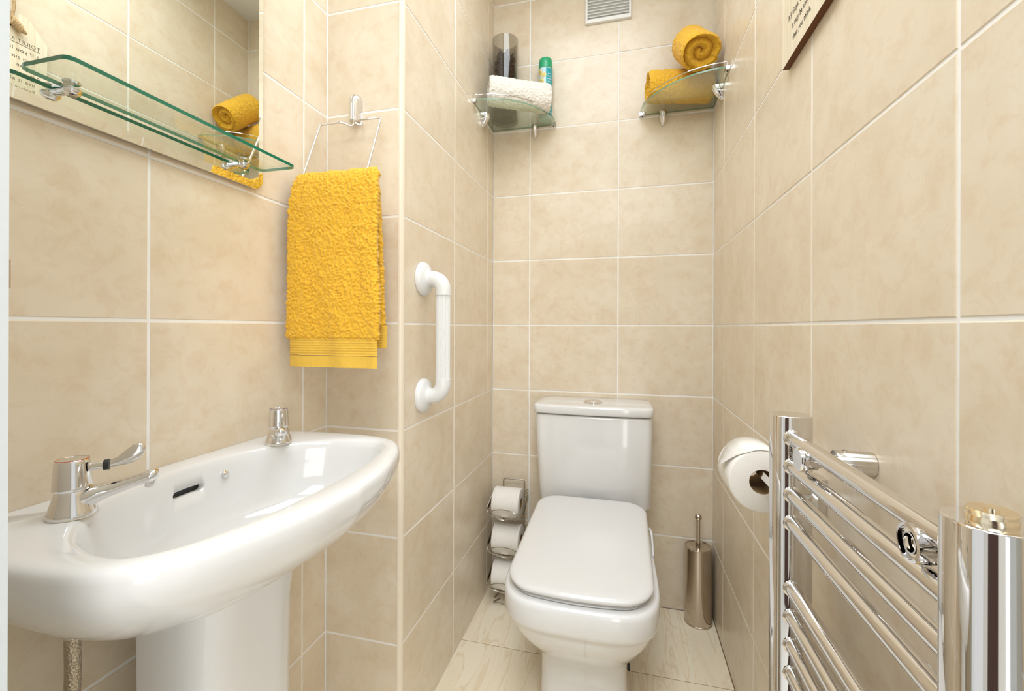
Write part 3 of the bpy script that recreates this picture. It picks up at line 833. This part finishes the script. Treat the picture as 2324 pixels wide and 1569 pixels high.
# ------------------------------------------------------------------ air vent
vx0, vx1, vzb, vzt = -0.147, 0.021, H + 1.132, H + 1.30
av = thing('air_vent', 'white plastic louvred air vent high on the back wall', 'vent', ((vx0 + vx1) / 2, YB, vzb))
fr = []
def vrect(ins, y): return np.array([(p[0], y, p[1]) for p in rrect(vx0 + ins, vx1 - ins, vzb + ins, vzt - ins, 0.005 if ins < 0.006 else 0.0015, 4)])
V, F = loft([vrect(0, YB - 0.0003), vrect(0.0005, YB - 0.008), vrect(0.0025, YB - 0.0105), vrect(0.0092, YB - 0.0105), vrect(0.0098, YB - 0.003)], False, False)
fixn(mesh('frame', V, F, 'ventwhite', av, angle=35))
mesh('back_plate', *box(vx0 + 0.005, vx1 - 0.005, YB - 0.0022, YB - 0.0004, vzb + 0.005, vzt - 0.005), 'ventwhite', av, smooth=False)
k = 0; z = vzb + 0.0215
while z < vzt - 0.016:
    pr = np.array([(YB - 0.0100, z), (YB - 0.0100, z + 0.0013), (YB - 0.0030, z + 0.0085), (YB - 0.0030, z + 0.0070)])
    mesh('slat', *loft([np.column_stack([np.full(4, vx0 + 0.0095), pr]), np.column_stack([np.full(4, vx1 - 0.0095), pr])]), 'ventwhite', av, smooth=False)
    z += 0.0114
mesh('bottom_rail', *box(vx0 + 0.009, vx1 - 0.009, YB - 0.0102, YB - 0.0022, vzb + 0.006, vzb + 0.0155), 'ventwhite', av, smooth=False)
for xx in (vx0 + 0.008, vx1 - 0.008):
    for zz in (vzb + 0.011, vzt - 0.011):
        mesh('screw', *lathe([(0.0022, -0.0004), (0.0018, 0.0008), (0.0006, 0.0009)], (xx, YB - 0.0104, zz), (0, -1, 0), 12), 'steel', av)

# ------------------------------------------------------------------ hanging wooden sign
gy0, gy1, gz0_, gz1_ = 0.728, 0.9375, H + 0.489, H + 0.888
sg = thing('wooden_sign', 'pale wooden toilet rules sign hanging from jute rope on the right wall', 'sign', (XR, 0.84, gz0_))
xf, xb = XR - 0.0125, XR - 0.0006
hy, hz, hr = 0.851, H + 0.852, 0.0105
outl = [(gy0, gz0_), (gy1, gz0_), (gy1, gz1_ - 0.054), (gy1 - 0.044, gz1_), (gy0 + 0.044, gz1_), (gy0, gz1_ - 0.054)]
hole = [(hy + hr * math.cos(a), hz + hr * math.sin(a)) for a in np.linspace(0, 2 * math.pi, 24, endpoint=False)]
# ring of quads between the hole and the outline
def ray_out(a):
    best = 9
    for (p, q) in zip(outl, outl[1:] + outl[:1]):
        ex, ez = q[0] - p[0], q[1] - p[1]; dx, dz = math.cos(a), math.sin(a)
        det = dx * -ez + ex * dz
        if abs(det) < 1e-9: continue
        t = ((p[0] - hy) * -ez + ex * (p[1] - hz)) / det
        s = (dx * (p[1] - hz) - dz * (p[0] - hy)) / det
        if t > 0 and -1e-6 <= s <= 1 + 1e-6: best = min(best, t)
    return (hy + best * math.cos(a), hz + best * math.sin(a))
angs = sorted([a for a in np.linspace(-math.pi, math.pi, 72, endpoint=False)] + [math.atan2(p[1] - hz, p[0] - hy) for p in outl])
ro = [ray_out(a) for a in angs]; ri = [(hy + hr * math.cos(a), hz + hr * math.sin(a)) for a in angs]
R4 = [np.array([(x, p[0], p[1]) for p in r]) for x, r in ((xf, ri), (xf, ro), (xb, ro), (xb, ri))]
V, F = loft(R4 + [R4[0]], False, False); nA = len(angs)
midx = [0] * nA + [1] * nA + [0] * nA + [1] * nA
fixn(mesh('board', V, F, None, sg, smooth=False, mats=['wood', 'woodedge'], midx=midx))
def letters(txt, size, y, z, bold=0.0, width=None):
    cu = bpy.data.curves.new('lettering', 'FONT'); cu.body = txt; cu.size = size; cu.extrude = 0.00015; cu.space_character = 1.12; cu.offset = bold
    o = bpy.data.objects.new('lettering_source', cu); C.objects.link(o)
    dg_ = bpy.context.evaluated_depsgraph_get(); dg_.update()
    me_ = bpy.data.meshes.new_from_object(o.evaluated_get(dg_)); bpy.data.objects.remove(o)
    if width:                                           # fit the line to its measured length
        xs_ = [v.co.x for v in me_.vertices]
        me_.transform(Matrix.Diagonal((width / (max(xs_) - min(xs_)), 1, 1, 1)))
    me_.transform(Matrix(((0, 0, -1, xf - 0.00025), (-1, 0, 0, y), (0, 1, 0, z), (0, 0, 0, 1))))
    me_.materials.clear(); me_.materials.append(M['ink'])
    o = bpy.data.objects.new('lettering', me_); C.objects.link(o); attach(o, sg); return o
letters('TOILET RULES', 0.0145, gy1 - 0.017, H + 0.8065, -0.00014, 0.096)
mesh('underline', *box(xf - 0.0004, xf, gy1 - 0.113, gy1 - 0.016, H + 0.8022, H + 0.8033), 'ink', sg, smooth=False)
yy = 0.7815
for txt in ('1.If you lift', 'it up put', 'it down', '2.If you', 'use it all', 'Replace it', '3.If you', 'miss it', 'Wipe it'):
    letters(txt, 0.0150, gy1 - (0.018 if txt[1] == '.' else 0.028), H + yy, -0.00014, 0.0056 * len(txt))
    yy -= 0.0215
for txt, ya, za, wd_ in (('P.S Guys, Stand closer', 0.904, 0.5575, 0.118), ('It may be shorter', 0.887, 0.5345, 0.088), ('than you think.', 0.883, 0.5120, 0.0785)):
    letters(txt, 0.0150, ya, H + za, -0.00014, wd_)
# rope: two strands up to a nail, a stubby knot in front of the hole
def strand(p, n=4, r=0.0022, tw=0.0018, per=0.011):
    P = resample(np.asarray(p, float), 160, False); out = []
    s = np.concatenate([[0], np.cumsum(np.linalg.norm(np.diff(P, axis=0), axis=1))])
    for k in range(3):
        Q = []
        for i, q in enumerate(P):
            t = P[min(i + 1, len(P) - 1)] - P[max(i - 1, 0)]; d, u, v = frame_of(t)
            a = 2 * math.pi * (s[i] / per + k / 3)
            Q.append(q + u * tw * math.cos(a) + v * tw * math.sin(a))
        out.append(tube(Q, r, 8))
    return join(out)
nail = (XR - 0.014, 0.845, H + 1.16)
mesh('rope', *join([strand([(xf - 0.006, hy + 0.003, hz), (xf - 0.006, hy + 0.010, hz + 0.05), nail]), strand([(xf - 0.003, hy - 0.002, hz), (xf - 0.005, hy - 0.012, hz + 0.05), nail])]), 'rope', sg)
kn = []
for k in range(5):
    a = [(xf - 0.010 + 0.007 * math.cos(t), hy + 0.004 + k * 0.0042 + 0.001 * math.sin(t), hz + 0.004 - k * 0.0033 + 0.0085 * math.sin(t)) for t in np.linspace(0, 2 * math.pi, 25)]
    kn.append(strand(a, per=0.012))
kn.append(tube([(xf - 0.010, hy + 0.020, hz - 0.010), (xf - 0.011, hy + 0.027, hz - 0.014), (xf - 0.011, hy + 0.034, hz - 0.017)], [0.0062, 0.0066, 0.003], 12))
mesh('knot', *join(kn), 'rope', sg)
mesh('nail', *lathe([(0.0016, 0), (0.0016, 0.016), (0.004, 0.0165), (0.004, 0.018)], (XR - 0.0003, nail[1], nail[2]), (-1, 0, 0), 12), 'steel', sg)

# ------------------------------------------------------------------ toilet
TX = -0.102
to = thing('toilet', 'white close-coupled toilet with its lid down against the back wall', 'toilet', (TX, 1.3, 0))
def pan(hw, yf, yb, z, ex=2.6, hb=None):
    hb = hb or hw
    pts = []
    for t in np.linspace(0, 2 * math.pi, 96, endpoint=False):
        c, s_ = math.cos(t), math.sin(t)
        ym = yf + hw * 0.95
        sx = abs(c) ** (2 / ex) * (1 if c > 0 else -1); sy = abs(s_) ** (2 / ex) * (1 if s_ > 0 else -1)
        if s_ < 0: pts.append((TX + hw * sx, ym + (ym - yf) * sy))
        else:
            k = sy; pts.append((TX + (hw * (1 - k) + hb * k) * sx, ym + (yb - ym) * min(1, s_ ** 0.35) if s_ > 0 else ym))
    return at_z(np.array(pts), z)
sec = [(0.120, 1.100, 1.62, 0.0, 4.0, .11), (0.118, 1.103, 1.62, 0.012, 4.0, .11), (0.113, 1.108, 1.62, 0.03, 4.0, .105), (0.111, 1.110, 1.62, 0.10, 4.0, .105), (0.112, 1.108, 1.62, 0.155, 3.8, .105),
       (0.119, 1.093, 1.62, 0.178, 3.4, .11), (0.132, 1.062, 1.62, 0.205, 3.2, .12), (0.150, 1.025, 1.62, 0.240, 3.0, .13), (0.166, 0.995, 1.62, 0.275, 3.0, .14), (0.1755, 0.979, 1.62, 0.308, 3.2, .15),
       (0.1775, 0.975, 1.62, 0.320, 3.4, .155), (0.1825, 0.967, 1.62, 0.3245, 3.5, .16), (0.1855, 0.961, 1.62, 0.340, 3.6, .16), (0.1850, 0.960, 1.62, 0.378, 3.6, .16), (0.1835, 0.962, 1.62, 0.386, 3.6, .16), (0.179, 0.967, 1.62, 0.391, 3.6, .158), (0.12, 1.03, 1.56, 0.3915, 3.0, .1)]
fixn(mesh('pan', *loft([pan(*q) for q in sec]), 'ceramic', to, angle=75))
# seat and lid: rounded rectangles tilted a little down to the front
tilt = 0.030 / 0.46
def seat_ring(x0, x1, y0, y1, r, z, bow, rb=None):
    P = rrect(x0, x1, y0, y1, r, 10, bow)
    return np.column_stack([P[:, 0], P[:, 1], z + (P[:, 1] - 0.99) * tilt])
hw = 0.1690
def seat_solid(name, ins, z0, z1, mat, y0, y1, crown):
    rs = []
    for d, z in ((0.006, z0), (0.001, z0 + 0.003), (0.0, (z0 + z1) / 2), (0.001, z1 - 0.006), (0.004, z1 - 0.0025), (0.010, z1 - 0.0006), (0.022, z1), (0.06, z1 + crown), (0.12, z1 + crown * 1.3)):
        e = ins + d
        rs.append(seat_ring(TX - hw + e, TX + hw - e, y0 + e, y1 - e, max(0.065 - d * 0.45, 0.02), z, 0.020))
    return fixn(mesh(name, *loft(rs), mat, to, angle=60))
seat_solid('seat', 0.004, 0.3925, 0.4035, 'seat', 0.992, 1.452, 0.0)
seat_solid('lid', 0.0, 0.4055, 0.4215, 'seat', 0.988, 1.462, 0.0012)
for sx in (-1, 1):
    mesh('hinge', *tube([(TX + sx * 0.05, 1.468, 0.428), (TX + sx * 0.11, 1.468, 0.428)], 0.0085, 16), 'seat', to)
mesh('seat_buffer', *tube(rounded([(TX + 0.1735, 1.335, 0.425), (TX + 0.1775, 1.31, 0.424), (TX + 0.1785, 1.28, 0.405), (TX + 0.1780, 1.24, 0.393)], 0.01, 4), 0.0030, 8), 'plastic', to)
# plinth carrying the cistern
fixn(mesh('cistern_shelf', *loft([at_z(rrect(TX - .150, TX + .165, 1.500, 1.66, 0.03, 6), z) for z in (0.36, 0.3965, 0.401)]), 'ceramic', to, angle=50))
def cis(x0, x1, y0, z, r=0.022, bow=0.014): return at_z(rrect(x0, x1, y0, YB - 0.004, r, 7, bow), z)
fixn(mesh('cistern', *loft([cis(TX - .172, TX + .177, 1.522, 0.4015), cis(TX - .180, TX + .184, 1.508, 0.406), cis(TX - .182, TX + .186, 1.505, 0.414), cis(TX - .1915, TX + .189, 1.500, 0.56), cis(TX - .1975, TX + .191, 1.497, 0.700), cis(TX - .196, TX + .189, 1.499, 0.7075), cis(TX - .192, TX + .186, 1.503, 0.710)]), 'ceramic', to, angle=50))
ld = fixn(mesh('cistern_lid', *loft([cis(TX - .188, TX + .188, 1.500, 0.7125), cis(TX - .2015, TX + .1935, 1.492, 0.714), cis(TX - .2035, TX + .1955, 1.490, 0.718), cis(TX - .2030, TX + .1950, 1.490, 0.7365), cis(TX - .2010, TX + .193, 1.492, 0.7405), cis(TX - .197, TX + .189, 1.496, 0.7428), cis(TX - .17, TX + .17, 1.515, 0.7432)]), 'ceramic', to, angle=60))
mesh('flush_button', *lathe([(0.0325, 0), (0.0325, 0.0025), (0.029, 0.0055), (0.024, 0.0068), (0.0235, 0.0058), (0.0225, 0.0058), (0.022, 0.0075), (0.012, 0.0095), (0.0005, 0.0098)], (TX - 0.005, 1.575, 0.7434), n=40), 'chrome', ld)
mesh('button_split', *box(TX - 0.0072, TX - 0.0028, 1.5605, 1.5895, 0.7500, 0.7528), 'steel', ld, smooth=False)
# dark fixing plug in the side of the foot
fx = mesh('floor_fixing', *lathe([(0.0075, -0.004), (0.0075, 0.007), (0.0095, 0.0075), (0.0095, 0.012), (0.003, 0.013)], (TX + 0.1075, 1.315, 0.030), (1, 0, 0), 16), 'black', to)
mesh('fixing_collar', *lathe([(0.0078, 0.001), (0.0078, 0.0045)], (TX + 0.1075, 1.315, 0.030), (1, 0, 0), 16), 'steel', fx)

# ------------------------------------------------------------------ toilet brush
bx_, by_, br = 0.247, 1.625, 0.0455
tb = thing('toilet_brush', 'polished steel toilet brush canister standing in the right back corner', 'toilet brush', (bx_, by_, 0))
mesh('canister', *lathe([(br - 0.001, 0), (br, 0.001), (br, 0.004), (br - 0.0015, 0.005), (br - 0.0015, 0.252), (br - 0.0005, 0.254), (br - 0.0005, 0.2575), (br - 0.003, 0.2585)], (bx_, by_, 0), n=56), 'steel', tb, angle=40)
mesh('canister_lid', *lathe([(br - 0.003, 0.2580), (br - 0.003, 0.2595), (br - 0.007, 0.2595), (br - 0.0085, 0.2555), (0.010, 0.2540), (0.0005, 0.2540)], (bx_, by_, 0), n=56), 'steel', tb, angle=30)
mesh('collar', *lathe([(0.0070, 0.2542), (0.0070, 0.272), (0.0062, 0.2725)], (bx_, by_, 0), n=20), 'steel', tb)
mesh('handle', *lathe([(0.0062, 0.2725), (0.0062, 0.346)], (bx_, by_, 0), n=20), 'steel', tb)
mesh('knob', *lathe([(0.0062 if k == 0 else 0.0115 * math.sin(math.pi * (0.18 + 0.82 * k / 14)), 0.357 - 0.0115 * math.cos(math.pi * (0.18 + 0.82 * k / 14))) for k in range(15)], (bx_, by_, 0), n=24), 'steel', tb)

# ------------------------------------------------------------------ spare rolls on their wire stand
RX, RL, RR = -0.4135, 0.100, 0.0535
rz_list = [0.362, 0.229, 0.100]
ry_ = 1.572
st = thing('roll_stand', 'chrome wire toilet roll stand in the left back corner', 'roll stand', (RX, 1.60, 0))
wr = 0.0019
yb_ = 1.642
fpath = [(RX - 0.030, 1.575, 0.0025), (RX - 0.050, 1.545, 0.0025), (RX + 0.050, 1.545, 0.0025), (RX + 0.046, yb_, 0.0025), (RX + 0.046, yb_, 0.425), (RX - 0.036, yb_, 0.425), (RX - 0.036, yb_, 0.0025), (RX - 0.050, 1.575, 0.0025)]
mesh('frame', *tube(rounded(fpath, 0.010, 4), 0.0027, 10), 'wire', st)
for z0 in rz_list:
    ws = []
    xl, xr_ = RX - RL / 2 - 0.011, RX + RL / 2 + 0.011
    pr = RR + 0.010
    pin = (-pr * 0.93, -pr * 0.36)         # (dy, dz) of the pinch points
    for ph in (-8, 42, 60, 78):
        a = math.radians(ph); my, mz = -pr * math.cos(a), -pr * math.sin(a)
        if ph < 0: my, mz = -pr * 1.02, -pr * 0.04
        P = []
        for t in np.linspace(-1, 1, 21):
            k = 1 - abs(t) ** 2.2
            P.append((RX + t * (xr_ - xl) / 2, ry_ + pin[0] * (1 - k) + my * k, z0 + pin[1] * (1 - k) + mz * k))
        ws.append(tube(P, wr, 8))
    for xx, sg_ in ((xl, -1), (xr_, 1)):
        for j in range(4):
            ws.append(tube(rounded([(xx - sg_ * 0.002, ry_ + pin[0], z0 + pin[1] - 0.001), (xx + sg_ * 0.006, ry_ + pin[0] + 0.012, z0 + pin[1] + 0.002 + j * 0.004), (xx + sg_ * 0.004, yb_ - 0.012, z0 + 0.004 + j * 0.0095), (RX + sg_ * 0.044 - 0.0 * sg_, yb_, z0 + 0.001 + j * 0.007)], 0.008, 3), wr * 0.8, 6))
    mesh('cradle', *join(ws), 'wire', st)

def roll_parts(t, c, ax, R, rc, L, mat='paper'):
    """paper body with a bore, a card core and the sealed end of the sheet"""
    d, u, v = frame_of(ax); c = np.array(c, float)
    V, F = lathe([(rc + 0.0006, -L / 2), (R - 0.003, -L / 2), (R - 0.0008, -L / 2 + 0.0012), (R, -L / 2 + 0.003), (R, L / 2 - 0.003), (R - 0.0008, L / 2 - 0.0012), (R - 0.003, L / 2), (rc + 0.0006, L / 2), (rc + 0.0006, -L / 2)], c, ax, 64, False, False)
    fixn(mesh('paper', V, F, mat, t, angle=40))
    V, F = lathe([(rc, -L / 2 + 0.0005), (rc + 0.0008, -L / 2 + 0.0005), (rc + 0.0008, L / 2 - 0.0005), (rc, L / 2 - 0.0005), (rc, -L / 2 + 0.0005)], c, ax, 40, False, False)
    fixn(mesh('core', V, F, 'card', t, angle=40))
names = ('white toilet roll in the top cradle of the wire stand', 'white toilet roll in the middle cradle of the wire stand', 'white toilet roll in the bottom cradle, half hidden by the toilet')
for z0, lab in zip(rz_list, names):
    t = thing('toilet_roll', lab, 'toilet roll', (RX, ry_, z0 - RR), 'spare toilet rolls')
    roll_parts(t, (RX, ry_, z0), (1, 0, 0), RR, 0.020, RL)
    # wedge-shaped sealed sheet end with its two seams
    V, F = [], []
    for k, a in enumerate(np.linspace(math.radians(105), math.radians(218), 16)):
        f = k / 15; hwid = 0.043 * (1 - f) + 0.012 * f; r = RR + 0.0008
        if k == 15: r = RR + 0.004
        V += [(RX - hwid, ry_ + r * math.cos(a), z0 + r * math.sin(a)), (RX + hwid, ry_ + r * math.cos(a), z0 + r * math.sin(a))]
    F = [(2 * i, 2 * i + 1, 2 * i + 3, 2 * i + 2) for i in range(15)]
    e = mesh('sheet_end', V, F, 'paper', t)
    for sx in (0, 1):
        mesh('seam', *tube([np.array(V[2 * i + sx]) for i in range(15)], 0.0005, 5), 'grout', e)

# ------------------------------------------------------------------ roll on the wall holder
hx, hy_, hz_ = 0.2425, 0.935, H - 0.278
th_ = thing('roll_holder', 'chrome toilet roll holder on the right wall behind the towel radiator', 'roll holder', (XR, 0.80, hz_))
mesh('wall_plate', *box(XR - 0.012, XR - 0.0004, 0.772, 0.806, hz_ - 0.022, hz_ + 0.046), 'chrome', th_, smooth=False)
arm = rounded([(XR - 0.010, 0.79, hz_ + 0.0125), (hx, 0.79, hz_ + 0.0125), (hx, 0.998, hz_ + 0.0125)], 0.006, 5)
V, F = tube(arm, 0.0075, 4)
mesh('arm', V, F, 'chrome', th_, angle=30)
rt = thing('toilet_roll', 'part-used toilet roll with a folded point, on the wall holder', 'toilet roll', (hx, hy_, hz_ - 0.057))
roll_parts(rt, (hx, hy_, hz_), (0, 1, 0), 0.0565, 0.0215, 0.100)
V = []; R_ = 0.0575
ang = np.linspace(math.radians(60), math.radians(118), 12)
for k, a in enumerate(ang):
    for y in (hy_ - 0.050, hy_ + 0.050): V.append((hx + R_ * math.cos(a), y, hz_ + R_ * math.sin(a)))
n0 = len(ang)
last = np.array([hx + R_ * math.cos(ang[-1]), 0, hz_ + R_ * math.sin(ang[-1])])
for k, (dx, dz, fr_) in enumerate(((0.012, -0.006, 0.86), (0.024, -0.016, 0.58), (0.034, -0.026, 0.30), (0.043, -0.035, 0.02))):
    for sgn in (-1, 1): V.append((last[0] - dx, hy_ - 0.012 * k * 0.6 + sgn * 0.050 * fr_, last[2] + dz))
F = [(2 * i, 2 * i + 1, 2 * i + 3, 2 * i + 2) for i in range(len(V) // 2 - 1)]
tail = mesh('folded_sheet', V, F, 'paper', rt)
md = tail.modifiers.new('paper_thickness', 'SOLIDIFY'); md.thickness = 0.0005; md.offset = 1

# ------------------------------------------------------------------ towel radiator
RXc = 0.2365
rad = thing('towel_radiator', 'chrome ladder towel radiator on the right wall nearest to the camera', 'radiator', (RXc, 0.55, 0.1))
ztop = H - 0.1265
def col_ring(y, z, k=1.0, hx_=0.0262, hy__=0.0245):
    pts = []
    for t in np.linspace(0, 2 * math.pi, 48, endpoint=False):
        c, s_ = math.cos(t), math.sin(t)
        pts.append((RXc + 0.001 + k * hx_ * abs(c) ** 0.8 * (1 if c > 0 else -1), y + k * hy__ * abs(s_) ** 0.72 * (1 if s_ > 0 else -1)))
    return at_z(np.array(pts), z)
YC = (0.7320, 0.3605)
for y in YC:
    cm = fixn(mesh('column', *loft([col_ring(y, 0.10), col_ring(y, ztop - 0.0015), col_ring(y, ztop - 0.0004, 0.985), col_ring(y, ztop, 0.965)]), 'chrome', rad, angle=35))
zr = [H - 0.1565 - k * 0.0403 for k in range(4)] + [H - 0.371 - k * 0.0403 for k in range(5)] + [H - 0.640 - k * 0.0403 for k in range(6)]
for z in zr:
    y0, y1 = YC[1] + 0.012, YC[0] - 0.012
    rg = mesh('rung', *tube([(RXc - 0.004, y, z) for y in np.linspace(y0, y1, 10)], 0.0098, 24), 'chrome', rad)
    for yy_, sg_ in ((YC[0] - 0.0240, -1), (YC[1] + 0.0240, 1)):
        mesh('weld_collar', *lathe([(0.0122, 0), (0.0112, 0.0016), (0.0098, 0.0028)], (RXc - 0.004, yy_, z), (0, sg_, 0), 24, False, False), 'chrome', rg)
zb = H - 0.1700
for y, capd in ((0.6460, True), (0.4180, False)):
    V1, F1 = lathe([(0.0152, 0), (0.0152, 0.040), (0.0146, 0.0410)], (XR - 0.0004, y, zb), (-1, 0, 0), 32)
    so = mesh('wall_bracket', V1, F1, 'chrome2', rad, angle=40)
    mesh('set_screw', *lathe([(0.0026, 0), (0.0026, 0.0016), (0.001, 0.0022)], (XR - 0.030, y, zb + 0.0150), (0, 0, 1), 12), 'chrome', so)
    mesh('clamp', *lathe([(0.0085, 0.038), (0.0085, 0.060), (0.0118, 0.0615), (0.0118, 0.0745)], (XR - 0.0004, y, zb), (-1, 0, 0), 28), 'chrome', so, angle=40)
    if capd:
        mesh('cap', *lathe([(0.0150, 0.0740), (0.0158, 0.0750), (0.0158, 0.0815), (0.0148, 0.0832), (0.0005, 0.0836)], (XR - 0.0004, y, zb), (-1, 0, 0), 32), 'chrome', so, angle=40)
    else:
        mesh('cap', *lathe([(0.0138, 0.062), (0.0150, 0.064), (0.0152, 0.0815), (0.0125, 0.0820), (0.0122, 0.0775), (0.0088, 0.0775), (0.0086, 0.0805), (0.0072, 0.0805), (0.0070, 0.0745), (0.0005, 0.0745)], (XR - 0.0004, y, zb), (-1, 0, 0), 32), 'chrome', so, angle=30)
        mesh('cross_screw', *lathe([(0.0052, 0.0746), (0.0050, 0.0765), (0.003, 0.0772), (0.0004, 0.0774)], (XR - 0.0004, y, zb), (-1, 0, 0), 20), 'brass', so)
mesh('bleed_valve', *lathe([(0.0130, 0), (0.0130, 0.0015), (0.0122, 0.0035), (0.0128, 0.006), (0.0120, 0.0075), (0.0092, 0.0068), (0.004, 0.0060), (0.0035, 0.0085), (0.0005, 0.0090)], (RXc - 0.001, YC[1] + 0.0005, ztop), n=28), 'brass', rad, angle=30)
